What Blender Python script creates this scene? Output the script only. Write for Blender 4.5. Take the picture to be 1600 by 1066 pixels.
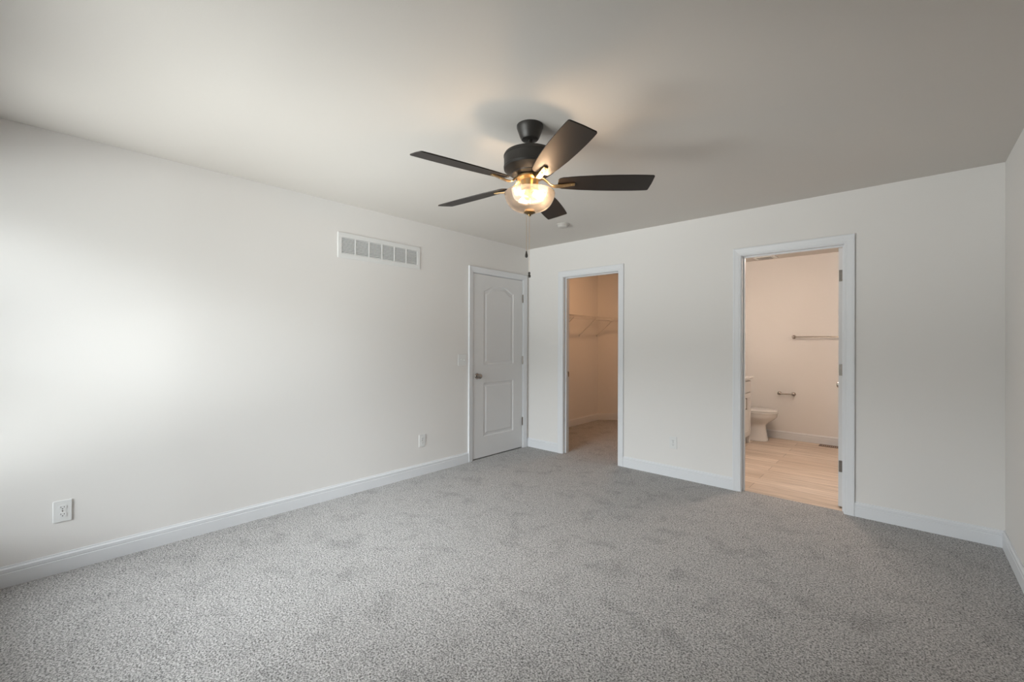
import bpy, bmesh, math, random
from mathutils import Vector, Matrix
random.seed(4)
for o in list(bpy.data.objects): bpy.data.objects.remove(o)
SC = bpy.context.scene
COL = SC.collection
PI = math.pi

# ------------------------------------------------------------------ camera
F_PX, YAW, PITCH, ROLL = 678.834, 0.7376, 0.0031, 0.0038
fwd = Vector((-math.sin(YAW)*math.cos(PITCH), math.cos(YAW)*math.cos(PITCH), math.sin(PITCH)))
rt = Vector((math.cos(YAW), math.sin(YAW), 0)); up = rt.cross(fwd)
rt2 = rt*math.cos(ROLL)+up*math.sin(ROLL); up2 = -rt*math.sin(ROLL)+up*math.cos(ROLL)
cd = bpy.data.cameras.new('camera'); cam = bpy.data.objects.new('camera', cd); COL.objects.link(cam)
cd.sensor_width = 36; cd.lens = F_PX/1600*36; cd.clip_start = 0.02
m3 = Matrix((rt2, up2, -fwd)).transposed()
cam.matrix_world = Matrix.Translation((3.4809, -4.1298, 1.2865)) @ m3.to_4x4()
SC.camera = cam

# ------------------------------------------------------------------ light and exposure
SKY = 21.5          # overcast sky seen through the bedroom window
GROUND = 18.5
BULB = 158.0         # fan lamp bulbs
BATH = 19.0
BATHFILL = 64.0  # added fill in the bathroom
CLOSET = 47
SC.cycles.caustics_reflective = False; SC.cycles.caustics_refractive = False
vs = SC.view_settings
vs.view_transform = 'Standard'; vs.look = 'None'; vs.gamma = 1; vs.use_curve_mapping = False
vs.exposure = 0.0
w = bpy.data.worlds.new('daylight'); SC.world = w; w.use_nodes = True
nt = w.node_tree; nt.nodes.clear()
out = nt.nodes.new('ShaderNodeOutputWorld'); bg = nt.nodes.new('ShaderNodeBackground')
tc = nt.nodes.new('ShaderNodeTexCoord'); sep = nt.nodes.new('ShaderNodeSeparateXYZ')
rp = nt.nodes.new('ShaderNodeValToRGB'); mr = nt.nodes.new('ShaderNodeMapRange')
nt.links.new(tc.outputs['Generated'], sep.inputs[0])
nt.links.new(sep.outputs['Z'], mr.inputs['Value'])
mr.inputs['From Min'].default_value = -1; mr.inputs['From Max'].default_value = 1
nt.links.new(mr.outputs[0], rp.inputs[0])
g = GROUND/SKY
rp.color_ramp.elements[0].position = 0.40; rp.color_ramp.elements[0].color = (g*0.96, g*0.965, g*0.97, 1)
rp.color_ramp.elements[1].position = 0.62; rp.color_ramp.elements[1].color = (0.935, 0.96, 1.01, 1)
az = nt.nodes.new('ShaderNodeMapRange'); az.inputs['From Min'].default_value = -.75; az.inputs['From Max'].default_value = 1
az.inputs['To Min'].default_value = .92; az.inputs['To Max'].default_value = 1.05     # sky made brighter on one side to throw more light on the left wall
az.interpolation_type = 'SMOOTHSTEP'; nt.links.new(sep.outputs['X'], az.inputs['Value'])
mu = nt.nodes.new('ShaderNodeVectorMath'); mu.operation = 'SCALE'
for ps in (.44, .57):                      # dull band added at the horizon to dim the back wall
    el = rp.color_ramp.elements.new(ps); el.color = (.30, .31, .315, 1)
nt.links.new(rp.outputs[0], mu.inputs[0]); nt.links.new(az.outputs[0], mu.inputs['Scale'])
nt.links.new(mu.outputs[0], bg.inputs['Color']); bg.inputs['Strength'].default_value = SKY
nt.links.new(bg.outputs[0], out.inputs[0])
WIN = (0.08, 2.16, 0.34, 2.14)      # x0, x1, z0, z1 of the window opening in the rear wall
pl = bpy.data.lights.new('window_portal', 'AREA'); pl.shape = 'RECTANGLE'
pl.size = WIN[1]-WIN[0]; pl.size_y = WIN[3]-WIN[2]; pl.cycles.is_portal = True
po = bpy.data.objects.new('window_portal', pl); COL.objects.link(po)
po.location = ((WIN[0]+WIN[1])/2, -4.86, (WIN[2]+WIN[3])/2); po.rotation_euler = (PI/2, 0, PI)
# area light looks along -Z local; rotate so that it looks along +Y
po.rotation_euler = (-PI/2, 0, PI); po.rotation_euler = Vector((0, 1, 0)).to_track_quat('-Z', 'Z').to_euler()

# ------------------------------------------------------------------ materials
def lin(c):
    return tuple(((v/255)/12.92 if v/255 <= .04045 else ((v/255+.055)/1.055)**2.4) for v in c)+(1,)
def mat(name, col, rough=0.5, metal=0.0, spec=0.5, bump=None, emis=None, strength=0):
    m = bpy.data.materials.new(name); m.use_nodes = True
    n = m.node_tree; b = n.nodes['Principled BSDF']
    c = col if len(col) == 4 else tuple(col)+(1,)
    b.inputs['Base Color'].default_value = c; b.inputs['Roughness'].default_value = rough
    b.inputs['Metallic'].default_value = metal; b.inputs['Specular IOR Level'].default_value = spec
    if emis:
        b.inputs['Emission Color'].default_value = tuple(emis)+(1,); b.inputs['Emission Strength'].default_value = strength
    if bump:
        t = n.nodes.new('ShaderNodeTexCoord'); nz = n.nodes.new('ShaderNodeTexNoise'); bp = n.nodes.new('ShaderNodeBump')
        nz.inputs['Scale'].default_value = bump[0]; nz.inputs['Detail'].default_value = 3
        bp.inputs['Strength'].default_value = bump[1]; bp.inputs['Distance'].default_value = bump[2]
        n.links.new(t.outputs['Object'], nz.inputs['Vector']); n.links.new(nz.outputs[0], bp.inputs['Height'])
        n.links.new(bp.outputs[0], b.inputs['Normal'])
    return m
M = {}
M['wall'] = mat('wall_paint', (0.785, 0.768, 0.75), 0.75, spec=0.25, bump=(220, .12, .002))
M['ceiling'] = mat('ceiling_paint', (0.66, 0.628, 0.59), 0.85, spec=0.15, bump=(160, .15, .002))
M['trim'] = mat('trim_paint', (0.76, 0.775, 0.80), 0.38, spec=0.45, bump=(40, .03, .002))
M['door'] = mat('door_paint', (0.74, 0.74, 0.745), 0.42, spec=0.4, bump=(260, .08, .001))
M['plastic'] = mat('white_plastic', (0.77, 0.775, 0.77), 0.3, bump=(30, .02, .001))
M['detector'] = mat('off_white_plastic', (0.50, 0.475, 0.445), 0.6, bump=(30, .02, .001))
M['slot'] = mat('dark_slot', (0.03, 0.03, 0.03), 0.6, bump=(80, .05, .001))
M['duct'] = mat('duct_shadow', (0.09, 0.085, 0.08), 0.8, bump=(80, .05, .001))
M['nickel'] = mat('brushed_nickel', (0.36, 0.325, 0.295), 0.25, 1.0, bump=(300, .06, .001))
M['fanblack'] = mat('fan_dark_bronze', (0.034, 0.031, 0.028), 0.42, 0.35, bump=(90, .05, .001))
M['blade'] = mat('blade_dark_wood', (0.022, 0.017, 0.014), 0.45, 0, spec=.35, bump=(60, .06, .001))
M['brass'] = mat('warm_brass', (0.62, 0.43, 0.22), 0.30, 1.0, bump=(200, .05, .001))
M['bronze'] = mat('aged_bronze', (0.25, 0.17, 0.08), 0.35, 1.0, bump=(120, .05, .001))
M['porcelain'] = mat('porcelain', (0.80, 0.79, 0.77), 0.12, bump=(5, .01, .001))
M['cabinet'] = mat('cabinet_white', (0.78, 0.77, 0.75), 0.4, bump=(60, .03, .001))
M['counter'] = mat('cultured_marble', (0.82, 0.82, 0.80), 0.15, bump=(8, .01, .001))
M['wire'] = mat('white_wire_coating', (0.74, 0.72, 0.70), 0.4, bump=(100, .02, .001))
M['register'] = mat('register_brown', (0.16, 0.10, 0.07), 0.45, 0.3, bump=(60, .05, .001))
M['bulb'] = mat('lit_bulb', (1, .9, .8), 0.4, emis=(1.0, 0.70, 0.43), strength=BULB, bump=(5, .01, .001))
M['bathbulb'] = mat('lit_globe', (1, .95, .9), 0.4, emis=(1.0, 0.82, 0.68), strength=BATH, bump=(5, .01, .001))
M['bathfill'] = mat('added_bath_fill', (1, .95, .9), 0.4, emis=(1.0, 0.82, 0.69), strength=BATHFILL, bump=(5, .01, .001))
M['closetglobe'] = mat('lit_dome', (1, .95, .9), 0.4, emis=(1.0, 0.55, 0.28), strength=CLOSET, bump=(5, .01, .001))

def carpet():
    m = bpy.data.materials.new('carpet_pile'); m.use_nodes = True
    n = m.node_tree; b = n.nodes['Principled BSDF']; L = n.links.new
    t = n.nodes.new('ShaderNodeTexCoord')
    def noise(scale, detail, rough=.5, dist=0):
        z = n.nodes.new('ShaderNodeTexNoise'); z.inputs['Scale'].default_value = scale
        z.inputs['Detail'].default_value = detail; z.inputs['Roughness'].default_value = rough
        z.inputs['Distortion'].default_value = dist
        L(t.outputs['Object'], z.inputs['Vector']); return z
    a = noise(135, 2.5, .65, .6); c2 = noise(5.5, 3, .6, .4); v = n.nodes.new('ShaderNodeTexVoronoi')
    v.inputs['Scale'].default_value = 150; L(t.outputs['Object'], v.inputs['Vector'])
    r = n.nodes.new('ShaderNodeValToRGB'); L(a.outputs[0], r.inputs[0])
    e = r.color_ramp.elements
    e[0].position = .36; e[0].color = (.115, .113, .111, 1)
    e[1].position = .60; e[1].color = (.60, .59, .585, 1)
    mid = r.color_ramp.elements.new(.47); mid.color = (.325, .318, .313, 1)
    r2 = n.nodes.new('ShaderNodeValToRGB'); L(c2.outputs[0], r2.inputs[0])
    e = r2.color_ramp.elements
    e[0].position = .30; e[0].color = (.80, .80, .80, 1)
    e[1].position = .48; e[1].color = (1, 1, 1, 1)
    mx = n.nodes.new('ShaderNodeMix'); mx.data_type = 'RGBA'; mx.blend_type = 'MULTIPLY'; mx.inputs[0].default_value = 1
    L(r.outputs[0], mx.inputs[6]); L(r2.outputs[0], mx.inputs[7]); L(mx.outputs[2], b.inputs['Base Color'])
    b.inputs['Roughness'].default_value = 1; b.inputs['Specular IOR Level'].default_value = .05
    b.inputs['Sheen Weight'].default_value = .15
    bp = n.nodes.new('ShaderNodeBump'); bp.inputs['Strength'].default_value = .7; bp.inputs['Distance'].default_value = .008
    L(a.outputs[0], bp.inputs['Height']); L(bp.outputs[0], b.inputs['Normal'])
    return m
M['carpet'] = carpet()

def vinyl():
    m = bpy.data.materials.new('plank_vinyl'); m.use_nodes = True
    n = m.node_tree; b = n.nodes['Principled BSDF']; L = n.links.new
    t = n.nodes.new('ShaderNodeTexCoord')
    br = n.nodes.new('ShaderNodeTexBrick'); L(t.outputs['Object'], br.inputs['Vector'])
    br.inputs['Scale'].default_value = 1; br.inputs['Brick Width'].default_value = 1.22
    br.inputs['Row Height'].default_value = .178; br.inputs['Mortar Size'].default_value = .0016
    br.inputs['Color1'].default_value = (.64, .52, .42, 1); br.inputs['Color2'].default_value = (.80, .69, .59, 1)
    br.inputs['Mortar'].default_value = (.25, .19, .15, 1); br.offset = .37; br.inputs['Bias'].default_value = .1
    mp = n.nodes.new('ShaderNodeMapping'); mp.inputs['Scale'].default_value = (1.3, 26, 1)
    L(t.outputs['Object'], mp.inputs['Vector'])
    z = n.nodes.new('ShaderNodeTexNoise'); z.inputs['Scale'].default_value = 1.6; z.inputs['Detail'].default_value = 5
    z.inputs['Distortion'].default_value = .6; L(mp.outputs[0], z.inputs['Vector'])
    r = n.nodes.new('ShaderNodeValToRGB'); L(z.outputs[0], r.inputs[0])
    e = r.color_ramp.elements; e[0].position = .3; e[0].color = (.66, .63, .60, 1); e[1].position = .65; e[1].color = (1.06, 1.05, 1.04, 1)
    mx = n.nodes.new('ShaderNodeMix'); mx.data_type = 'RGBA'; mx.blend_type = 'MULTIPLY'; mx.inputs[0].default_value = 1
    L(br.outputs[0], mx.inputs[6]); L(r.outputs[0], mx.inputs[7]); L(mx.outputs[2], b.inputs['Base Color'])
    b.inputs['Roughness'].default_value = .42; b.inputs['Specular IOR Level'].default_value = .4
    return m
M['vinyl'] = vinyl()

def glass(name, haze, tint, bump=True):
    m = bpy.data.materials.new(name); m.use_nodes = True
    n = m.node_tree; n.nodes.clear(); L = n.links.new
    o = n.nodes.new('ShaderNodeOutputMaterial')
    tr = n.nodes.new('ShaderNodeBsdfTransparent'); tr.inputs[0].default_value = tint
    gl = n.nodes.new('ShaderNodeBsdfGlossy'); gl.inputs['Roughness'].default_value = .08
    tl = n.nodes.new('ShaderNodeBsdfTranslucent'); tl.inputs[0].default_value = (.95, .93, .9, 1)
    df = n.nodes.new('ShaderNodeBsdfDiffuse'); df.inputs[0].default_value = (.95, .93, .9, 1)
    hz = n.nodes.new('ShaderNodeMixShader'); hz.inputs[0].default_value = .5; L(tl.outputs[0], hz.inputs[1]); L(df.outputs[0], hz.inputs[2])
    fr = n.nodes.new('ShaderNodeFresnel'); fr.inputs[0].default_value = 1.45
    m1 = n.nodes.new('ShaderNodeMixShader'); L(tr.outputs[0], m1.inputs[1]); L(hz.outputs[0], m1.inputs[2])
    m2 = n.nodes.new('ShaderNodeMixShader'); L(fr.outputs[0], m2.inputs[0]); L(m1.outputs[0], m2.inputs[1]); L(gl.outputs[0], m2.inputs[2])
    L(m2.outputs[0], o.inputs[0])
    t = n.nodes.new('ShaderNodeTexCoord'); z = n.nodes.new('ShaderNodeTexNoise')
    z.inputs['Scale'].default_value = 28; z.inputs['Detail'].default_value = 2; L(t.outputs['Object'], z.inputs['Vector'])
    mr = n.nodes.new('ShaderNodeMapRange'); mr.inputs['From Min'].default_value = .35; mr.inputs['From Max'].default_value = .7
    mr.inputs['To Min'].default_value = haze*.75; mr.inputs['To Max'].default_value = haze*1.4
    L(z.outputs[0], mr.inputs[0]); L(mr.outputs[0], m1.inputs[0])
    if bump:
        bp = n.nodes.new('ShaderNodeBump'); bp.inputs['Strength'].default_value = .12; bp.inputs['Distance'].default_value = .002
        L(z.outputs[0], bp.inputs['Height']); L(bp.outputs[0], gl.inputs['Normal'])
    return m
M['seeded'] = glass('seeded_glass', .12, (.98, .94, .92, 1))
M['clearbulb'] = glass('frosted_bulb', .35, (.98, .95, .92, 1))
M['pane'] = glass('window_glass', .01, (.96, .98, .97, 1), False)

# ------------------------------------------------------------------ mesh helpers
def box(bm, a, b, rot=None):
    x0, y0, z0 = a; x1, y1, z1 = b
    v = [bm.verts.new((x, y, z)) for x in (x0, x1) for y in (y0, y1) for z in (z0, z1)]
    for f in ((0,1,3,2), (4,6,7,5), (0,4,5,1), (2,3,7,6), (0,2,6,4), (1,5,7,3)):
        bm.faces.new([v[i] for i in f])
    return v
def tube(bm, a, b, r, n=12, r2=None):
    a = Vector(a); b = Vector(b); d = (b-a)
    q = d.to_track_quat('Z', 'Y'); r2 = r if r2 is None else r2
    A = [bm.verts.new(a+q@Vector((r*math.cos(2*PI*i/n), r*math.sin(2*PI*i/n), 0))) for i in range(n)]
    B = [bm.verts.new(b+q@Vector((r2*math.cos(2*PI*i/n), r2*math.sin(2*PI*i/n), 0))) for i in range(n)]
    for i in range(n):
        bm.faces.new((A[i], A[(i+1) % n], B[(i+1) % n], B[i]))
    bm.faces.new(A[::-1]); bm.faces.new(B)
def lathe(bm, prof, n=48, loc=(0, 0, 0), axis=None):
    """prof: list of (r, h). axis: unit vector of h direction (default +Z)"""
    q = Vector(axis).to_track_quat('Z', 'Y') if axis else None
    rings = []
    for r, h in prof:
        ring = []
        if r < 1e-6:
            p = Vector((0, 0, h)); p = (q@p if q else p)+Vector(loc); ring = [bm.verts.new(p)]
        else:
            for i in range(n):
                p = Vector((r*math.cos(2*PI*i/n), r*math.sin(2*PI*i/n), h)); p = (q@p if q else p)+Vector(loc)
                ring.append(bm.verts.new(p))
        rings.append(ring)
    for A, B in zip(rings, rings[1:]):
        if len(A) == 1 and len(B) == 1: continue
        for i in range(n):
            j = (i+1) % n
            if len(A) == 1: bm.faces.new((A[0], B[i], B[j]))
            elif len(B) == 1: bm.faces.new((A[i], A[j], B[0]))
            else: bm.faces.new((A[i], A[j], B[j], B[i]))
    return rings
def obj(name, bm, m, parent=None, smooth=None, bevel=0, loc=None, rot=None):
    bmesh.ops.recalc_face_normals(bm, faces=bm.faces)
    me = bpy.data.meshes.new(name); bm.to_mesh(me); bm.free()
    me.materials.append(m)
    o = bpy.data.objects.new(name, me); COL.objects.link(o)
    if loc is not None: o.location = loc
    if rot is not None: o.rotation_euler = rot
    if parent: o.parent = parent
    if bevel:
        b = o.modifiers.new('bevel', 'BEVEL'); b.width = bevel; b.segments = 2; b.limit_method = 'ANGLE'; b.angle_limit = math.radians(40)
    if smooth is not None:
        for p in me.polygons: p.use_smooth = True
        try: me.set_sharp_from_angle(angle=math.radians(smooth))
        except Exception: pass
    return o
def thing(name, label, cat, loc=(0, 0, 0), rot=(0, 0, 0), group=None):
    o = bpy.data.objects.new(name, None); COL.objects.link(o); o.empty_display_size = .05
    o.location = loc; o.rotation_euler = rot; o['label'] = label; o['category'] = cat
    if group: o['group'] = group
    return o
def tag(o, label, cat, group=None):
    o['label'] = label; o['category'] = cat
    if group: o['group'] = group
    return o
def struct(o, label=None, cat=None):
    o['kind'] = 'structure'
    if label: o['label'] = label
    if cat: o['category'] = cat
    return o
def boxes(*bs):
    bm = bmesh.new()
    for a, b in bs: box(bm, a, b)
    return bm

# ------------------------------------------------------------------ dimensions
H = 2.44; W = 3.942; YR = -4.72; T = .115
OT = 2.042                                  # top of the jamb openings
CL = (0.534, 1.234); BA = (2.421, 3.126)    # closet and bathroom openings (jamb faces)
DL = (-0.928, -0.109)                       # bedroom door opening along y
J = .018                                    # jamb board
CX0, CX1, CY1 = -.335, 1.365, 2.90          # closet inside
BX0, BX1, BY1 = 1.48, W, 2.66               # bathroom inside
HX = -1.25                                  # hall far wall

# ------------------------------------------------------------------ shell
def wall(name, lab, *bs):
    return struct(obj(name, boxes(*bs), M['wall']), lab, 'wall')
struct(obj('floor', boxes(((HX-.1, YR-.12, -.12), (W+.12, 0.062, 0)), ((HX-.1, .062, -.12), (BX0-.05, CY1+.15, 0))), M['carpet']),
       'grey speckled plush carpet covering the bedroom and closet floor', 'floor')
struct(obj('floor_bathroom', boxes(((BX0-.05, .062, -.12), (W+.12, CY1+.15, -.003))), M['vinyl']),
       'light oak plank flooring in the bathroom', 'floor')
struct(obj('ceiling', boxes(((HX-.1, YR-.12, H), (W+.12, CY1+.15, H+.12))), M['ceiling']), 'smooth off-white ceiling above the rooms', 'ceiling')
# back wall with closet and bathroom openings
a0, a1 = CL[0]-J, CL[1]+J; b0, b1 = BA[0]-J, BA[1]+J; ot = OT+J
wall('wall_back', 'white wall with the closet and bathroom doorways',
     ((-.115, 0, 0), (a0, T, H)), ((a0, 0, ot), (a1, T, H)), ((a1, 0, 0), (b0, T, H)), ((b0, 0, ot), (b1, T, H)), ((b1, 0, 0), (W, T, H)))
d0, d1 = DL[0]-J, DL[1]+J
wall('wall_left', 'long white wall with the return air grille and closed door',
     ((-T, YR, 0), (0, d0, H)), ((-T, d0, ot), (0, d1, H)), ((-T, d1, 0), (0, 0, H)))
wall('wall_right', 'white wall at the right edge', ((W, YR-.12, 0), (W+.12, CY1+.15, H)))
wx0, wx1, wz0, wz1 = WIN
wall('wall_rear', 'white window wall behind the camera',
     ((HX-.1, YR-.12, 0), (wx0, YR, H)), ((wx1, YR-.12, 0), (W, YR, H)), ((wx0, YR-.12, 0), (wx1, YR, wz0)), ((wx0, YR-.12, wz1), (wx1, YR, H)))
wall('wall_hall', 'white wall of the hall behind the closed door', ((HX-.1, YR, 0), (HX, CY1+.15, H)), ((HX, .0, 0), (-.115, T, H)))
# closet walls incl. the diagonal one
wall('wall_closet_left', 'closet side wall carrying the wire shelf', ((CX0-.1, T, 0), (CX0, 2.2, H)))
bm = bmesh.new()
ex = .70
P0 = (CX0, 2.2); P1 = (CX0+ex, 2.2+ex)
pts = [P0, P1, (P1[0]-.07, P1[1]+.07), (P0[0]-.1, P0[1]+.04), (P0[0]-.1, P0[1])]
lo = [bm.verts.new((x, y, 0)) for x, y in pts]; hi = [bm.verts.new((x, y, H)) for x, y in pts]
bm.faces.new(lo[::-1]); bm.faces.new(hi)
for i in range(len(pts)): bm.faces.new((lo[i], lo[(i+1) % 5], hi[(i+1) % 5], hi[i]))
struct(obj('wall_closet_diagonal', bm, M['wall']), 'closet diagonal wall beyond the doorway', 'wall')
wall('wall_closet_far', 'closet far wall', ((.36, CY1, 0), (CX1, CY1+.15, H)))
wall('wall_bathroom_left', 'wall between closet and bathroom', ((CX1, T, 0), (BX0, CY1+.15, H)))
wall('wall_bathroom_far', 'bathroom far wall behind towel bar and toilet', ((BX0, BY1, 0), (BX1, CY1+.15, H)))

# ------------------------------------------------------------------ baseboards
BP = [(.0, .0), (.014, .0), (.014, .071), (.0118, .0735), (.0118, .0755), (.0135, .078), (.0135, .094), (.0105, .0975), (.0075, .1), (.0065, .108), (0, .108)]
def baseboard(name, p, q, nrm, lab, z=0):
    """profile run from p to q (xy), projecting along nrm"""
    bm = bmesh.new(); n = Vector((nrm[0], nrm[1])).normalized()
    rr = []
    for c in (p, q):
        rr.append([bm.verts.new((c[0]+n.x*t, c[1]+n.y*t, z+h)) for t, h in BP])
    k = len(BP)
    for i in range(k): bm.faces.new((rr[0][i], rr[0][(i+1) % k], rr[1][(i+1) % k], rr[1][i]))
    bm.faces.new(rr[0][::-1]); bm.faces.new(rr[1])
    struct(obj(name, bm, M['trim']), lab, 'baseboard')
CW = .063; RV = .005
baseboard('baseboard_left', (0, YR), (0, DL[0]-RV-CW), (1, 0), 'white baseboard along the long left wall')
baseboard('baseboard_left.001', (0, DL[1]+RV+CW), (0, -.0), (1, 0), 'sliver of baseboard beside the door corner')
baseboard('baseboard_back', (0, 0), (CL[0]-RV-CW, 0), (0, -1), 'short white baseboard left of the closet doorway')
baseboard('baseboard_back.001', (CL[1]+RV+CW, 0), (BA[0]-RV-CW, 0), (0, -1), 'white baseboard between the closet and bathroom doorways')
baseboard('baseboard_back.002', (BA[1]+RV+CW, 0), (W, 0), (0, -1), 'white baseboard right of the bathroom doorway')
baseboard('baseboard_right', (W, YR), (W, 0), (-1, 0), 'white baseboard along the right wall')
baseboard('baseboard_rear', (0, YR), (W, YR), (0, 1), 'white baseboard under the window')
baseboard('baseboard_closet_left', (CX0, T), (CX0, 2.2), (1, 0), 'closet baseboard on the side wall')
baseboard('baseboard_closet_diagonal', P0, P1, (1, -1), 'closet baseboard on the diagonal wall')
baseboard('baseboard_bathroom_far', (BX0, BY1), (BX1, BY1), (0, -1), 'white baseboard along the bathroom far wall')

# ------------------------------------------------------------------ casings and jambs
CPROF = [(0, 0), (0, .008), (.006, .0105), (.012, .0105), (.016, .0125), (.045, .0155), (.052, .0175), (.061, .0175), (.063, .0155), (.063, 0)]
def casing(name, lo, hi, top, place, lab):
    """U-shaped casing; place(u, t, z) -> xyz"""
    bm = bmesh.new(); rings = []
    for k in range(4):
        ring = []
        for o, t in CPROF:
            u = (lo-RV-o) if k < 2 else (hi+RV+o)
            z = 0 if k in (0, 3) else top+RV+o
            ring.append(bm.verts.new(place(u, t, z)))
        rings.append(ring)
    n = len(CPROF)
    for A, B in zip(rings, rings[1:]):
        for i in range(n): bm.faces.new((A[i], A[(i+1) % n], B[(i+1) % n], B[i]))
    bm.faces.new(rings[0][::-1]); bm.faces.new(rings[3])
    return struct(obj(name, bm, M['trim']), lab, 'door casing')
casing('trim_1', CL[0], CL[1], OT, lambda u, t, z: (u, -t, z), 'white casing around the closet doorway')
casing('trim_2', BA[0], BA[1], OT, lambda u, t, z: (u, -t, z), 'white casing around the bathroom doorway')
casing('trim_3', DL[0], DL[1], OT, lambda u, t, z: (t, u, z), 'white casing around the closed bedroom door')
casing('trim_4', CL[0], CL[1], OT, lambda u, t, z: (u, T+t, z), 'white casing on the closet side of its doorway')
casing('trim_5', BA[0], BA[1], OT, lambda u, t, z: (u, T+t, z), 'white casing on the bathroom side of its doorway')
def jamb(name, lo, hi, s0, s1, place, lab):
    bm = bmesh.new()
    def bx(u0, u1, t0, t1, z0, z1):
        a = place(u0, t0, z0); b = place(u1, t1, z1)
        box(bm, tuple(map(min, a, b)), tuple(map(max, a, b)))
    e = .0008
    bx(lo-J, lo, e, T-e, 0, OT+J); bx(hi, hi+J, e, T-e, 0, OT+J); bx(lo, hi, e, T-e, OT, OT+J)
    s = .011
    bx(lo, lo+s, s0, s1, 0, OT); bx(hi-s, hi, s0, s1, 0, OT); bx(lo+s, hi-s, s0, s1, OT-s, OT)
    return struct(obj(name, bm, M['trim'], bevel=.0012), lab, 'door jamb')
jc = jamb('trim_6', CL[0], CL[1], .042, .076, lambda u, t, z: (u, t, z), 'closet doorway jamb with door stop')
jb = jamb('trim_7', BA[0], BA[1], .042, .076, lambda u, t, z: (u, t, z), 'bathroom doorway jamb with door stop')
jd = jamb('trim_8', DL[0], DL[1], .042, .076, lambda u, t, z: (-t, u, z), 'bedroom door jamb')
obj('strike_plate', boxes(((CL[0]-.0005, .082, .885), (CL[0]+.0015, .112, .945)), ((CL[0]+.0012, .089, .900), (CL[0]+.0022, .101, .930))), M['nickel'], jc)['label'] = 'small nickel strike plate'
obj('strike_plate', boxes(((BA[0]-.0005, .082, .885), (BA[0]+.0015, .112, .945))), M['nickel'], jb)['label'] = 'small nickel strike plate'
obj('strike_plate', boxes(((-.034, DL[0]-.0005, .885), (.0035, DL[0]+.0008, .945))), M['nickel'], jd)['label'] = 'small nickel strike plate'
struct(obj('trim_9', boxes(((BA[0], .045, -.001), (BA[1], .075, .004))), M['vinyl'], bevel=.0015), 'thin threshold strip between carpet and plank floor', 'threshold')

# ------------------------------------------------------------------ doors (moulded two-panel arch top)
def door_panel_outline(w, z0, z1, arch):
    cx = w/2; hw = .247 if w > .75 else w/2-.155
    pts = [(cx-hw, z0), (cx+hw, z0)]
    if not arch: return pts+[(cx+hw, z1), (cx-hw, z1)]
    N = 24
    for i in range(N+1):
        u = 1-i/N; s = min(u, 1-u)/.32; s = max(0, min(1, s)); s = s*s*(3-2*s)
        pts.append((cx-hw+2*hw*u, z1-.062+.062*s))
    return pts
def shrink(pts, d):
    cx = sum(p[0] for p in pts)/len(pts)
    xs = [p[0] for p in pts]; zs = [p[1] for p in pts]; x0, x1, z0, z1 = min(xs), max(xs), min(zs), max(zs)
    fx = (x1-x0-2*d)/(x1-x0)
    mx = (x0+x1)/2
    return [(mx+(x-mx)*fx, (z+d if z < z0+.01 else z-d)) for x, z in pts]
def door(name, w, h, lab, th=.035):
    """slab in local coords: u along +X from 0 (hinge) to w, thickness 0..th along +Y, z up; moulded both sides"""
    bm = bmesh.new()
    for side in (0, 1):
        y0 = 0 if side == 0 else th; s = 1 if side == 0 else -1
        def ring(pts, dep): return [bm.verts.new((x, y0+s*dep, z)) for x, z in pts]
        edges = []
        outer = ring([(0, 0), (w, 0), (w, h), (0, h)], 0)
        if side == 0: o_front = outer
        else: o_back = outer
        for i in range(4): edges.append(bm.edges.new((outer[i], outer[(i+1) % 4])))
        for (z0, z1, arch) in ((.225, .825, False), (1.022, 1.912, True)):
            pts = door_panel_outline(w, z0, z1, arch)
            rr = [ring(pts, 0), ring(shrink(pts, .010), .0085), ring(shrink(pts, .017), .0095), ring(shrink(pts, .030), .0088), ring(shrink(pts, .046), .0020)]
            n = len(pts)
            for i in range(n): edges.append(bm.edges.new((rr[0][i], rr[0][(i+1) % n])))
            for A, B in zip(rr, rr[1:]):
                for i in range(n): bm.faces.new((A[i], A[(i+1) % n], B[(i+1) % n], B[i]))
            bm.faces.new(rr[-1])
        bmesh.ops.triangle_fill(bm, use_beauty=True, use_dissolve=False, edges=edges)
    for i in range(4): bm.faces.new((o_front[i], o_front[(i+1) % 4], o_back[(i+1) % 4], o_back[i]))
    o = struct(obj(name, bm, M['door']), lab, 'door')
    return o
def knob(parent, u, z, y, d):
    """d = -1 sticks out of the y=0 face, +1 out of the y=th face"""
    bm = bmesh.new()
    lathe(bm, [(0, 0), (.032, 0), (.032, .004), (.028, .009), (.012, .012), (.0105, .026), (.016, .032), (.0255, .040), (.0275, .048), (.026, .056), (.018, .0625), (0, .064)],
          32, (u, y, z), (0, d, 0))
    k = obj('door_knob', bm, M['nickel'], parent, smooth=35); k['label'] = 'round satin nickel door knob'
def hinge(parent, z, side):
    """side -1: knuckle on the y=0 face of the hinge edge; leaf on the edge of the slab"""
    bm = bmesh.new()
    y = -.006 if side < 0 else .041
    for i in range(5):
        tube(bm, (-.002, y, z-.045+i*.018+.0006), (-.002, y, z-.045+(i+1)*.018-.0006), .0062, 12)
    tube(bm, (-.002, y, z-.049), (-.002, y, z-.045), .0045, 10); tube(bm, (-.002, y, z+.045), (-.002, y, z+.049), .0045, 10)
    box(bm, (-.0022, .0035 if side < 0 else .0035, z-.0445), (.0002, .0315 if side < 0 else .0365, z+.0445))
    for zz in (-.03, 0, .03):
        for yy in (.012, .024): lathe(bm, [(0, 0), (.0035, 0), (.003, .0008), (0, .001)], 10, (-.0022, yy, z+zz), (-1, 0, 0))
    h = obj('hinge', bm, M['nickel'], parent, smooth=35); h['label'] = 'satin nickel butt hinge'
DH = 2.026; DZ = .012
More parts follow.
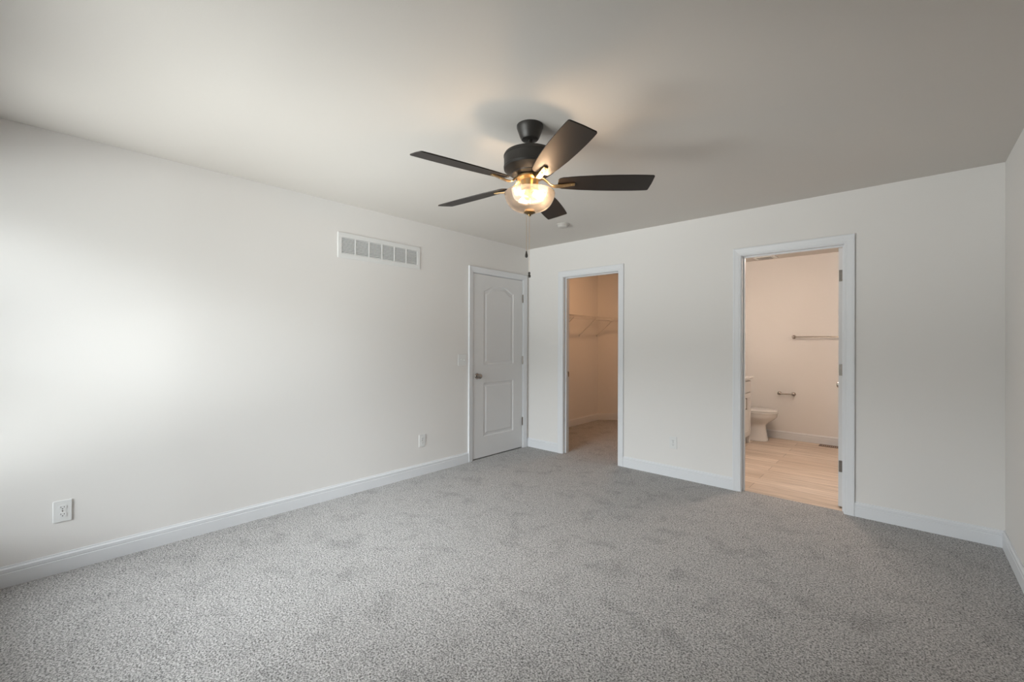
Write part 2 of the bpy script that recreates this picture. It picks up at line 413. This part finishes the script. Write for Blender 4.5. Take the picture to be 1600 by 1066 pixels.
# closed bedroom door in the left wall (hinges at the corner side, local X runs toward -Y)
d = door('door_1', .813, DH, 'closed white two-panel arch-top door beside the corner')
d.matrix_world = Matrix(((0, -1, 0, -.0015), (-1, 0, 0, DL[1]-.003), (0, 0, 1, DZ), (0, 0, 0, 1)))
# local y=0 face -> x=-.0015 (room side); local +y goes to -x ; mirrored frame avoided below
d.matrix_world = Matrix.Translation((-.0015, DL[1]-.003, DZ)) @ Matrix.Rotation(-PI/2, 4, 'Z') @ Matrix.Scale(-1, 4, (0, 1, 0))
for v in d.data.vertices: v.co.y *= -1
d.data.flip_normals()
d.matrix_world = Matrix.Translation((-.0015, DL[1]-.003, DZ)) @ Matrix.Rotation(-PI/2, 4, 'Z')
# after the mirror the room face is y=0 and the slab extends to y=-.035
def kn2():
    bm = bmesh.new()
    for s, y in ((1, 0), (-1, -.035)):
        bmk = [(0, 0), (.032, 0), (.032, .004), (.028, .009), (.012, .012), (.0105, .026), (.016, .032), (.0255, .040), (.0275, .048), (.026, .056), (.018, .0625), (0, .064)]
        lathe(bm, bmk, 32, (.813-.06, y, .915-DZ), (0, s, 0))
    k = obj('door_knob', bm, M['nickel'], d, smooth=35); k['label'] = 'round satin nickel door knob'
kn2()
for z in (1.82, 1.07, .325):
    bm = bmesh.new(); zz = z-DZ
    for i in range(5): tube(bm, (-.001, .0065, zz-.045+i*.018+.0006), (-.001, .0065, zz-.045+(i+1)*.018-.0006), .0062, 12)
    tube(bm, (-.001, .0065, zz-.05), (-.001, .0065, zz-.045), .0045, 10); tube(bm, (-.001, .0065, zz+.045), (-.001, .0065, zz+.05), .0045, 10)
    box(bm, (-.0022, -.03, zz-.0445), (-.0006, .004, zz+.0445))
    h = obj('hinge', bm, M['nickel'], d, smooth=35); h['label'] = 'satin nickel butt hinge'
# bathroom door, open into the bathroom; hinge at the right jamb, local +X along +Y
d2 = door('door_2', .700, DH, 'white door standing open inside the bathroom, seen edge-on')
d2.location = (3.118, .124, DZ); d2.rotation_euler = (0, 0, PI/2+math.radians(.8))
for z in (1.82, 1.08, .325):
    hinge(d2, z-DZ, -1)
knob(d2, .64, .915-DZ, 0, -1); knob(d2, .64, .915-DZ, .035, 1)
# closet door, open into the closet against its right side
d3 = door('door_3', .695, DH, 'white door standing open inside the closet')
d3.location = (CL[1]-.002, .124, DZ); d3.rotation_euler = (0, 0, PI/2)
for z in (1.82, 1.08, .325): hinge(d3, z-DZ, -1)
knob(d3, .635, .915-DZ, .035, 1); knob(d3, .635, .915-DZ, 0, -1)

# ------------------------------------------------------------------ window behind the camera
wn = struct(obj('window_1', boxes(((wx0, YR-.11, wz0), (wx0+.045, YR-.02, wz1)), ((wx1-.045, YR-.11, wz0), (wx1, YR-.02, wz1)),
     ((wx0, YR-.11, wz0), (wx1, YR-.02, wz0+.05)), ((wx0, YR-.11, wz1-.045), (wx1, YR-.02, wz1)),
     (((wx0+wx1)/2-.04, YR-.10, wz0), ((wx0+wx1)/2+.04, YR-.03, wz1)), ((wx0, YR-.09, (wz0+wz1)/2-.02), (wx1, YR-.05, (wz0+wz1)/2+.02))), M['plastic'], bevel=.002),
     'tall twin white vinyl window behind the camera', 'window')
obj('pane', boxes(((wx0+.04, YR-.072, wz0+.04), (wx1-.04, YR-.068, wz1-.04))), M['pane'], wn)
obj('window_sill', boxes(((wx0-.05, YR, wz0-.02), (wx1+.05, YR+.04, wz0))), M['trim'], wn)

# ------------------------------------------------------------------ return air grille
gy0, gy1, gz0, gz1 = -2.446, -1.629, 1.985, 2.197
gr = thing('return_air_grille', 'long white return air grille high on the left wall', 'vent', (0, (gy0+gy1)/2, (gz0+gz1)/2))
hw, hh = (gy1-gy0)/2, (gz1-gz0)/2
iw, ih = hw-.034, hh-.040
cells = 6; bar = .011; cw = (2*iw-(cells-1)*bar)/cells
bs = [((0, -hw, ih), (.007, hw, hh)), ((0, -hw, -hh), (.007, hw, -ih)), ((0, -hw, -ih), (.007, -iw, ih)), ((0, iw, -ih), (.007, hw, ih))]
for i in range(cells-1):
    y = -iw+(i+1)*cw+i*bar; bs.append(((.0005, y, -ih), (.0065, y+bar, ih)))
obj('frame', boxes(*bs), M['plastic'], gr, bevel=.0015)
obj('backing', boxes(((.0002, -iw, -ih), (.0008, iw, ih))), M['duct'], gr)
for i in range(cells):
    bm = bmesh.new(); y = -iw+i*(cw+bar)
    N = 11
    for k in range(N):
        z = -ih+(k+.5)*2*ih/N
        vs_ = [(.0012, z-.0042), (.0060, z+.0018), (.0060, z+.0030), (.0012, z-.0030)]
        A = [bm.verts.new((x, y, q)) for x, q in vs_]; B = [bm.verts.new((x, y+cw, q)) for x, q in vs_]
        for j in range(4): bm.faces.new((A[j], A[(j+1) % 4], B[(j+1) % 4], B[j]))
        bm.faces.new(A[::-1]); bm.faces.new(B)
    obj('louvers', bm, M['plastic'], gr)
for s in (-1, 1):
    bm = bmesh.new(); lathe(bm, [(.005, 0), (.004, .0015), (0, .002)], 12, (.007, s*(hw-.016), 0), (1, 0, 0)); obj('screw', bm, M['plastic'], gr, smooth=40)

# ------------------------------------------------------------------ outlets and switch (local: face normal +Z' = +X, built in yz)
def outlet(loc, rz, w, h, label):
    t = thing('electrical_outlet', label, 'outlet', loc, (0, 0, rz), 'wall outlets in the bedroom')
    bm = boxes(((0, -w/2, -h/2), (.0055, w/2, h/2))); obj('cover_plate', bm, M['plastic'], t, bevel=.002)
    for s in (-1, 1):
        zc = s*.0195; bm = bmesh.new()
        ring = []
        for i in range(28):
            a = 2*PI*i/28; ring.append((.0165*math.cos(a), max(-.0125, min(.0125, .0165*math.sin(a)))))
        A = [bm.verts.new((.005, y, zc+z)) for y, z in ring]; B = [bm.verts.new((.0075, y, zc+z)) for y, z in ring]
        for i in range(28): bm.faces.new((A[i], A[(i+1) % 28], B[(i+1) % 28], B[i]))
        bm.faces.new(B)
        rec = obj('receptacle', bm, M['plastic'], t)
        bm = boxes(((.0072, -.0075, zc-.001), (.0078, -.0055, zc+.008)), ((.0072, .0055, zc-.0005), (.0078, .0075, zc+.007)))
        lathe(bm, [(.0026, 0), (0, .0004)], 12, (.0077, 0, zc-.0065), (1, 0, 0))
        obj('slots', bm, M['slot'], rec)
    bm = bmesh.new(); lathe(bm, [(.0032, 0), (.0025, .0012), (0, .0014)], 12, (.0055, 0, 0), (1, 0, 0)); obj('screw', bm, M['nickel'], t, smooth=40)
    return t
outlet((0, -4.018, .338), 0, .074, .118, 'white outlet low on the left wall at the left edge of the view')
outlet((0, -1.592, .330), 0, .074, .116, 'white outlet low on the left wall near the closed door')
outlet((1.824, 0, .330), -PI/2, .072, .116, 'white outlet on the wall between the two open doorways')
sw = thing('light_switch', 'white double light switch plate beside the closed door', 'light switch', (0, -1.082, 1.098))
obj('cover_plate', boxes(((0, -.058, -.059), (.0055, .058, .059))), M['plastic'], sw, bevel=.002)
for y in (-.023, .023):
    bm = bmesh.new()
    box(bm, (.0052, y-.006, -.012), (.0062, y+.006, .012))
    tg = obj('toggle_slot', bm, M['plastic'], sw)
    bm = bmesh.new(); s = 1 if y < 0 else -1
    tube(bm, (.005, y, 0), (.016, y, .009*s), .0042, 4, .0034); obj('toggle', bm, M['plastic'], tg)
    for z in (-.03, .03):
        bm = bmesh.new(); lathe(bm, [(.0032, 0), (.0025, .0012), (0, .0014)], 10, (.0055, y, z), (1, 0, 0)); obj('screw', bm, M['plastic'], sw, smooth=40)

# ------------------------------------------------------------------ smoke detector
sd = thing('smoke_detector', 'small round white smoke detector on the ceiling near the corner', 'smoke detector', (1.0, -.664, H))
bm = bmesh.new(); lathe(bm, [(0, 0), (.064, 0), (.064, -.006), (.060, -.010), (0, -.010)], 48); obj('mounting_base', bm, M['detector'], sd, smooth=35)
bm = bmesh.new(); lathe(bm, [(0, -.010), (.054, -.010), (.054, -.015), (.052, -.022), (.046, -.029), (.034, -.033), (.012, -.034), (0, -.034)], 48)
for i in range(16):
    a = 2*PI*i/16; c, s = math.cos(a), math.sin(a)
    tube(bm, (.0532*c, .0532*s, -.012), (.0532*c, .0532*s, -.020), .002, 6)
obj('cover', bm, M['detector'], sd, smooth=35)

# ------------------------------------------------------------------ ceiling fan
FX, FY = 1.994, -2.358
fan = thing('ceiling_fan', 'dark five-blade ceiling fan with brass arms and lit glass bowl', 'ceiling fan', (FX, FY, H))
def L(z): return z-H
bm = bmesh.new(); lathe(bm, [(0, 0), (.070, 0), (.070, -.010), (.066, -.022), (.058, -.045), (.050, -.066), (.044, -.074), (.030, -.078), (0, -.078)], 48)
obj('canopy', bm, M['fanblack'], fan, smooth=35)
bm = bmesh.new(); tube(bm, (0, 0, -.075), (0, 0, L(2.30)), .0125, 20); lathe(bm, [(.0125, L(2.328)), (.024, L(2.322)), (.026, L(2.300)), (.014, L(2.296))], 24)
obj('downrod', bm, M['fanblack'], fan, smooth=35)
bm = bmesh.new()
lathe(bm, [(0, L(2.305)), (.060, L(2.305)), (.110, L(2.300)), (.134, L(2.288)), (.1395, L(2.278)), (.1395, L(2.272)), (.1375, L(2.270)), (.1375, L(2.222)), (.1395, L(2.219)),
           (.1375, L(2.206)), (.118, L(2.190)), (.100, L(2.181)), (.098, L(2.176)), (.074, L(2.172)), (0, L(2.172))], 64)
obj('motor_housing', bm, M['fanblack'], fan, smooth=30)
bm = bmesh.new()
lathe(bm, [(0, L(2.173)), (.062, L(2.173)), (.068, L(2.166)), (.068, L(2.158)), (.052, L(2.152)), (.046, L(2.148)), (.046, L(2.100)), (.056, L(2.094)), (.060, L(2.086)), (.060, L(2.080)), (0, L(2.080))], 48)
obj('switch_housing', bm, M['brass'], fan, smooth=30)
# blades
ZB = 2.134
for k in range(5):
    ang = math.radians(41+72*k)
    # blade outline: r along +X, width along Y
    prof = [(.150, .030), (.158, .046), (.175, .054), (.26, .066), (.36, .0735), (.46, .0765), (.56, .0765), (.62, .0745), (.650, .0725), (.657, .066)]
    prof = [(r if r < .3 else .3+(r-.3)*.955, w*.91) for r, w in prof]
    pts = [(r, w) for r, w in prof]+[(.6455, 0)]+[(r+(.004 if r > .62 else 0), -w) for r, w in reversed(prof)]
    bm = bmesh.new()
    A = [bm.verts.new((x, y, .003)) for x, y in pts]; B = [bm.verts.new((x, y, -.003)) for x, y in pts]
    bm.faces.new(A); bm.faces.new(B[::-1])
    for i in range(len(pts)): bm.faces.new((A[i], B[i], B[(i+1) % len(pts)], A[(i+1) % len(pts)]))
    R = Matrix.Rotation(math.radians(13), 4, 'X')       # clockwise side (negative y) rises
    R = Matrix.Rotation(math.radians(-13), 4, 'X')
    bmesh.ops.transform(bm, matrix=R, verts=bm.verts)
    b = obj('blade', bm, M['blade'], fan, bevel=.001, loc=(0, 0, L(ZB)), rot=(0, 0, ang))
    # blade iron: curved flat arm, hub to underside of blade
    bm = bmesh.new()
    path = [(.050, .026), (.072, .024), (.092, .009), (.110, -.010), (.130, -.017), (.155, -.016), (.185, -.012), (.215, -.0075), (.240, -.0060)]
    wid = [.016, .015, .012, .012, .013, .014, .0135, .0125, .011]
    rings = []
    for (x, z), wv in zip(path, wid):
        tw = max(0, min(1, (x-.10)/.06)); c, s = math.cos(math.radians(-13)*tw), math.sin(math.radians(-13)*tw)
        ring = []
        for yy, zz in ((-wv, -.0035), (wv, -.0035), (wv, .0035), (-wv, .0035)):
            ring.append(bm.verts.new((x, yy*c-zz*s, z+yy*s+zz*c)))
        rings.append(ring)
    for P, Q in zip(rings, rings[1:]):
        for i in range(4): bm.faces.new((P[i], P[(i+1) % 4], Q[(i+1) % 4], Q[i]))
    bm.faces.new(rings[0][::-1]); bm.faces.new(rings[-1])
    obj('blade_arm', bm, M['brass'], b, smooth=40, bevel=.0015)
    for x in (.185, .225):
        bm = bmesh.new(); lathe(bm, [(.004, 0), (.0035, -.002), (0, -.003)], 10, (x, 0, -.0155 if x < .2 else -.0105)); obj('screw', bm, M['brass'], b, smooth=40)
# light kit: fitter, sockets, bulbs
bm = bmesh.new(); lathe(bm, [(0, L(2.082)), (.030, L(2.082)), (.030, L(2.066)), (.012, L(2.061)), (.006, L(2.058)), (.006, L(1.985)), (0, L(1.985))], 24)
obj('light_fitter', bm, M['brass'], fan, smooth=30)
for a, lit in ((355, True), (160, True)):
    c, s = math.cos(math.radians(a)), math.sin(math.radians(a))
    bm = bmesh.new()
    p0 = Vector((c*.016, s*.016, L(2.074))); p1 = Vector((c*.038, s*.038, L(2.066)))
    dv = (p1-p0).normalized()
    tube(bm, p0, p1, .016, 20)
    sk = obj('lamp_socket', bm, M['brass'], fan, smooth=40)
    bm = bmesh.new(); lathe(bm, [(0, -.002), (.012, 0), (.0125, .008), (.018, .018), (.0215, .028), (.0225, .038), (.020, .049), (.012, .057), (0, .060)], 24, p1, dv)
    bl = obj('light_bulb', bm, M['bulb'] if lit else M['clearbulb'], fan, smooth=60); bl['label'] = 'glowing warm bulb' if a == 355 else 'glowing bulb on the far side of the bowl'
bm = bmesh.new()
gp = [(.1335, 2.081), (.1355, 2.077), (.1345, 2.070), (.132, 2.060), (.1265, 2.044), (.1185, 2.028), (.107, 2.013), (.091, 2.000), (.070, 1.990), (.040, 1.983), (.010, 1.980)]
inn = [(r-.0035 if r > .02 else r, z+.0035) for r, z in gp]
lathe(bm, [(r, L(z)) for r, z in gp]+[(r, L(z)) for r, z in inn[::-1]]+[(gp[0][0], L(gp[0][1]))], 64)
gb = obj('glass_bowl', bm, M['seeded'], fan, smooth=50); gb['label'] = 'clear seeded glass bowl shade'
bm = bmesh.new(); lathe(bm, [(0, L(1.990)), (.012, L(1.988)), (.030, L(1.981)), (.031, L(1.977)), (.022, L(1.972)), (.010, L(1.967)), (.006, L(1.959)), (0, L(1.957))], 32)
obj('finial', bm, M['bronze'], fan, smooth=40)
# pull chains: directions to the side seen from the camera
sd_ = Vector((rt.x, rt.y, 0))
for off, zt, zb, kind in ((-.0165, 2.000, 1.774, 0), (-.001, 1.972, 1.662, 1)):
    p = sd_*off
    bm = bmesh.new(); n = int((zt-zb)/.006)
    for i in range(n):
        z = zt-(i+.5)*(zt-zb)/n
        lathe(bm, [(0, .0016), (.0016, 0), (0, -.0016)], 6, (p.x, p.y, L(z)))
    tube(bm, (p.x, p.y, L(zt)), (p.x, p.y, L(zb)), .0006, 6)
    ch = obj('pull_chain', bm, M['brass'], fan)
    bm = bmesh.new()
    if kind == 0: lathe(bm, [(0, 0), (.0025, -.001), (.0045, -.012), (.0075, -.024), (.0075, -.031), (.004, -.036), (0, -.037)], 20, (p.x, p.y, L(zb)))
    else: lathe(bm, [(0, 0), (.0045, -.001), (.0062, -.006), (.0058, -.012), (.0048, -.014), (.0075, -.019), (.0080, -.027), (.006, -.030), (0, -.031)], 20, (p.x, p.y, L(zb)))
    obj('pull_fob', bm, M['fanblack'], ch, smooth=40)

# ------------------------------------------------------------------ closet: wire shelving and dome light
SZ = 1.690
ws = thing('wire_shelf', 'white ventilated wire shelf with hanging rod wrapping the closet walls', 'shelf', (CX0, 1.2, SZ))
inv0 = -Vector((CX0, 1.2, SZ))
def seg(bm, p, q, nx, step=.0254):
    """deck between wall points p and q (xy), projecting along nx by .305"""
    p = Vector((p[0], p[1], SZ)); q = Vector((q[0], q[1], SZ)); n = Vector((nx[0], nx[1], 0)).normalized()
    d = (q-p); ln = d.length; d.normalize(); return p, q, n, d, ln
D = .305
t8 = math.tan(PI/8)*D
runs = [((CX0, .16), (CX0, 2.2), (1, 0), 0, t8), (P0, (P1[0]-.1, P1[1]-.1), (1, -1), t8, 0)]
deck = bmesh.new(); rail = bmesh.new(); rod = bmesh.new()
for p, q, n, c0, c1 in runs:
    p, q, n, d, ln = seg(None, p, q, n)
    def W2(s, t, z=0): return p+d*s+n*t+Vector((0, 0, z))+inv0
    k = int(ln/.0254)
    for i in range(k+1):
        s = i*ln/k; mx = D
        lim0 = D if s > c0*(1) else D*s/max(c0, 1e-6); lim1 = D if ln-s > c1 else D*(ln-s)/max(c1, 1e-6)
        mx = min(lim0, lim1)
        if mx < .02: continue
        tube(deck, W2(s, .004), W2(s, mx), .0014, 5)
        if mx > D-.001: tube(deck, W2(s, D), W2(s, D, -.034), .0014, 5)
    tube(rail, W2(0, .006, -.003), W2(ln, .006, -.003), .003, 8)
    for t in (.15,): tube(rail, W2(c0*t/D, t, -.003), W2(ln-c1*t/D, t, -.003), .003, 8)
    for z, t in ((-.003, D), (-.034, D)): tube(rail, W2(c0, t, z), W2(ln-c1, t, z), .0034, 8)
    tube(rod, W2(c0, D-.03, -.052), W2(ln-c1*.9, D-.03, -.052), .0085, 12)
dk = obj('wire_deck', deck, M['wire'], ws); dk['kind'] = 'stuff'
obj('shelf_rail', rail, M['wire'], ws); obj('hanging_rod', rod, M['wire'], ws, smooth=60)
def brace(base, n):
    b = Vector((base[0], base[1], 0)); n = Vector((n[0], n[1], 0)).normalized()
    a = b+n*.004+Vector((0, 0, SZ-.29)); c = b+n*D+Vector((0, 0, SZ-.036))
    bm = bmesh.new(); tube(bm, a+inv0, c+inv0, .0055, 8); tube(bm, c+inv0+Vector((0, 0, -.004)), c+inv0+Vector((0, 0, .036)), .0055, 8)
    tube(bm, a+inv0+Vector((0, 0, -.018)), a+inv0+Vector((0, 0, .018)), .007, 8)
    obj('brace', bm, M['wire'], ws, smooth=60)
for y in (.46, 1.05, 1.64, 2.16): brace((CX0, y), (1, 0))
for s in (.34, .6): brace((CX0+s, 2.2+s), (1, -1))
bm = bmesh.new()
cl = thing('closet_dome_light', 'lit round dome light on the closet ceiling, out of sight above the doorway', 'ceiling light', (.75, 1.25, H))
lathe(bm, [(0, 0), (.15, 0), (.15, -.02), (.14, -.024), (0, -.024)], 40); obj('base', bm, M['nickel'], cl, smooth=35)
bm = bmesh.new(); lathe(bm, [(.135, -.024), (.13, -.05), (.10, -.08), (.05, -.095), (0, -.098)], 40); obj('glass_dome', bm, M['closetglobe'], cl, smooth=60)

# ------------------------------------------------------------------ bathroom
# vanity cabinet
VX0, VX1, VY0, VY1, VT = BX0+.002, 2.00, .80, 2.10, .835
va = thing('vanity_cabinet', 'white bathroom vanity cabinet with bar pulls beside the toilet', 'cabinet', (VX0, VY0, 0))
def vb(*bs): return boxes(*[(tuple(a[i]-(VX0, VY0, 0)[i] for i in range(3)), tuple(b[i]-(VX0, VY0, 0)[i] for i in range(3))) for a, b in bs])
obj('body', vb(((VX0, VY0, .10), (VX1-.02, VY1, VT)), ((VX0, VY0, 0), (VX1-.075, VY1-.018, .10)), ((VX0, VY1-.018, 0), (VX1-.02, VY1, .10)), ((VX0, VY0, 0), (VX1-.02, VY0+.018, .10))), M['cabinet'], va, bevel=.001)
def front(name, y0, y1, z0, z1, knobz=None):
    fr = .055 if name == 'door' else .0
    bs = [((VX1-.0195, y0, z0), (VX1-.006, y1, z1))]
    if fr: bs += [((VX1-.007, y0, z0), (VX1, y0+fr, z1)), ((VX1-.007, y1-fr, z0), (VX1, y1, z1)), ((VX1-.007, y0+fr, z0), (VX1, y1-fr, z0+fr)), ((VX1-.007, y0+fr, z1-fr), (VX1, y1-fr, z1))]
    else: bs = [((VX1-.0195, y0, z0), (VX1, y1, z1))]
    return obj(name, vb(*bs), M['cabinet'], va, bevel=.0015)
def pull(p, y, z, vert, ln=.13):
    a = ln/2; x0 = VX1; x1 = VX1+.028; r = .0045
    bm = bmesh.new(); o = Vector((VX0, VY0, 0))
    if vert:
        for zz in (z-a, z+a): box(bm, tuple(Vector((x0, y-r, zz-r))-o), tuple(Vector((x1, y+r, zz+r))-o))
        box(bm, tuple(Vector((x1-.008, y-r, z-a-r))-o), tuple(Vector((x1, y+r, z+a+r))-o))
    else:
        for yy in (y-a, y+a): box(bm, tuple(Vector((x0, yy-r, z-r))-o), tuple(Vector((x1, yy+r, z+r))-o))
        box(bm, tuple(Vector((x1-.008, y-a-r, z-r))-o), tuple(Vector((x1, y+a+r, z+r))-o))
    obj('pull', bm, M['nickel'], p, bevel=.001)['label'] = 'brushed nickel bar pull'
for i, (y0, y1) in enumerate(((.82, 1.27), (1.285, 1.715), (1.73, 2.06))):
    dr = front('drawer', y0, y1, .675, .805); f = front('door', y0, y1, .125, .655)
    pull(f, y1-.035 if i == 0 else y0+.037, .540, True)
ct = tag(obj('countertop', boxes(((VX0, VY0-.01, VT), (VX1+.02, VY1+.012, VT+.026)), ((VX0, VY0-.01, VT+.026), (VX0+.02, VY1+.012, VT+.12))), M['counter'], bevel=.004),
         'white vanity countertop on the bathroom cabinet', 'countertop')
# toilet
TX, TY = BX0+.01, 2.385
to = thing('toilet', 'white toilet beyond the vanity in the bathroom', 'toilet', (TX, TY, 0))
def loft(secs, n=40):
    """secs: (z, xmin, xmax, halfwidth, power)"""
    bm = bmesh.new(); rings = []
    for z, x0, x1, hw_, pw in secs:
        cx = (x0+x1)/2; ax = (x1-x0)/2; ring = []
        for i in range(n):
            a = 2*PI*i/n; c, s = math.cos(a), math.sin(a)
            ring.append(bm.verts.new((cx+ax*math.copysign(abs(c)**pw, c), hw_*math.copysign(abs(s)**pw, s), z)))
        rings.append(ring)
    for A, B in zip(rings, rings[1:]):
        for i in range(n): bm.faces.new((A[i], A[(i+1) % n], B[(i+1) % n], B[i]))
    bm.faces.new(rings[0][::-1]); bm.faces.new(rings[-1]); return bm
o_ = TX
bm = loft([(0, .16, 2.128-o_, .125, .55), (.02, .16, 2.127-o_, .124, .55), (.04, .17, 2.119-o_, .115, .6), (.10, .16, 2.110-o_, .105, .7), (.17, .15, 2.100-o_, .100, .75), (.205, .14, 2.102-o_, .105, .8),
           (.225, .12, 2.122-o_, .122, .85), (.255, .11, 2.158-o_, .145, .9), (.285, .10, 2.195-o_, .165, .95), (.312, .10, 2.222-o_, .178, 1), (.322, .10, 2.231-o_, .182, 1), (.362, .10, 2.236-o_, .184, 1)])
obj('bowl', bm, M['porcelain'], to, smooth=50)
bm = loft([(.363, .20, 2.236-o_, .184, 1), (.367, .20, 2.243-o_, .188, 1), (.379, .20, 2.243-o_, .188, 1), (.383, .20, 2.238-o_, .184, 1)]); obj('seat', bm, M['porcelain'], to, smooth=50)
bm = loft([(.386, .20, 2.238-o_, .184, 1), (.390, .20, 2.244-o_, .189, 1), (.400, .20, 2.242-o_, .188, 1), (.408, .22, 2.225-o_, .170, 1), (.412, .26, 2.17-o_, .12, 1)]); obj('lid', bm, M['porcelain'], to, smooth=50)
tk = obj('tank', boxes(((0, -.20, .385), (.18, .20, .72))), M['porcelain'], to, bevel=.02)
obj('tank_lid', boxes(((-.004, -.208, .72), (.19, .208, .75))), M['porcelain'], tk, bevel=.008)
# wall hardware on the far wall
def wall_bar(name, label, cat, x0, x1, z, r, pr):
    t = thing(name, label, cat, ((x0+x1)/2, BY1, z)); h = (x1-x0)/2
    for s in (-1, 1):
        bm = bmesh.new(); lathe(bm, [(0, 0), (.024, 0), (.024, .005), (.018, .010), (.010, .014), (.009, .045), (.014, .052), (.0155, .062), (.012, .072), (0, .075)], 28, (s*h, 0, 0), (0, -1, 0))
        obj('post', bm, M['nickel'], t, smooth=35)
    bm = bmesh.new(); tube(bm, (-h, -.060, 0), (h, -.060, 0), r, 16); obj('bar', bm, M['nickel'], t, smooth=60)
wall_bar('towel_bar', 'long brushed metal towel bar on the bathroom far wall', 'towel bar', 2.372, 2.982, 1.372, .0075, .06)
wall_bar('toilet_paper_holder', 'short metal toilet paper holder below the towel bar', 'toilet paper holder', 2.207, 2.372, .612, .0085, .06)
# floor register
rg = thing('floor_register', 'brown metal floor register by the bathroom baseboard', 'vent', (2.80, 2.575, -.003))
obj('frame', boxes(((-.14, -.055, 0), (.14, -.042, .006)), ((-.14, .042, 0), (.14, .055, .006)), ((-.14, -.042, 0), (-.125, .042, .006)), ((.125, -.042, 0), (.14, .042, .006))), M['register'], rg, bevel=.001)
obj('grate', boxes(*[((-.122+i*.0205, -.042, .0005), (-.112+i*.0205, .042, .0045)) for i in range(12)]), M['register'], rg)
# exhaust fan in the bathroom ceiling
ef = thing('exhaust_fan', 'square slotted exhaust fan cover on the bathroom ceiling', 'vent', (2.08, 2.42, H))
obj('cover', boxes(((-.13, -.13, -.012), (.13, .13, 0)), ((-.10, -.10, -.020), (.10, .10, -.012))), M['plastic'], ef, bevel=.004)
obj('slots', boxes(*[((-.085, -.08+i*.022, -.0206), (.085, -.072+i*.022, -.0198)) for i in range(8)]), M['slot'], ef)
# vanity light bar on the left bathroom wall
vl = thing('vanity_light', 'lit three-globe vanity light on the bathroom side wall', 'wall lamp', (BX0, 1.40, 2.12))
obj('backplate', boxes(((0, -.30, -.05), (.025, .30, .05))), M['nickel'], vl, bevel=.004)
for y in (-.2, 0, .2):
    bm = bmesh.new(); tube(bm, (.02, y, 0), (.085, y, 0), .010, 12); ar = obj('arm', bm, M['nickel'], vl, smooth=60)
    bm = bmesh.new(); lathe(bm, [(.035, .055), (.052, .03), (.058, 0), (.052, -.03), (.035, -.052), (0, -.06)], 28, (.12, y, -.01)); obj('globe', bm, M['bathbulb'], ar, smooth=60)

bm = bmesh.new()  # unseen fill lamp, added to brighten the lower bathroom wall and ceiling
bd = thing('bathroom_fill_light', 'added round fill light hung from the bathroom ceiling, out of sight above the doorway', 'ceiling light', (2.75, .85, H))
lathe(bm, [(0, 0), (.07, 0), (.07, -.02), (.012, -.026), (.012, -.13), (0, -.13)], 40); obj('stem', bm, M['nickel'], bd, smooth=35)
bm = bmesh.new(); lathe(bm, [(.012, -.125), (.10, -.135), (.145, -.16), (.14, -.19), (.11, -.22), (.05, -.235), (0, -.238)], 40); obj('glass_dome', bm, M['bathfill'], bd, smooth=60)
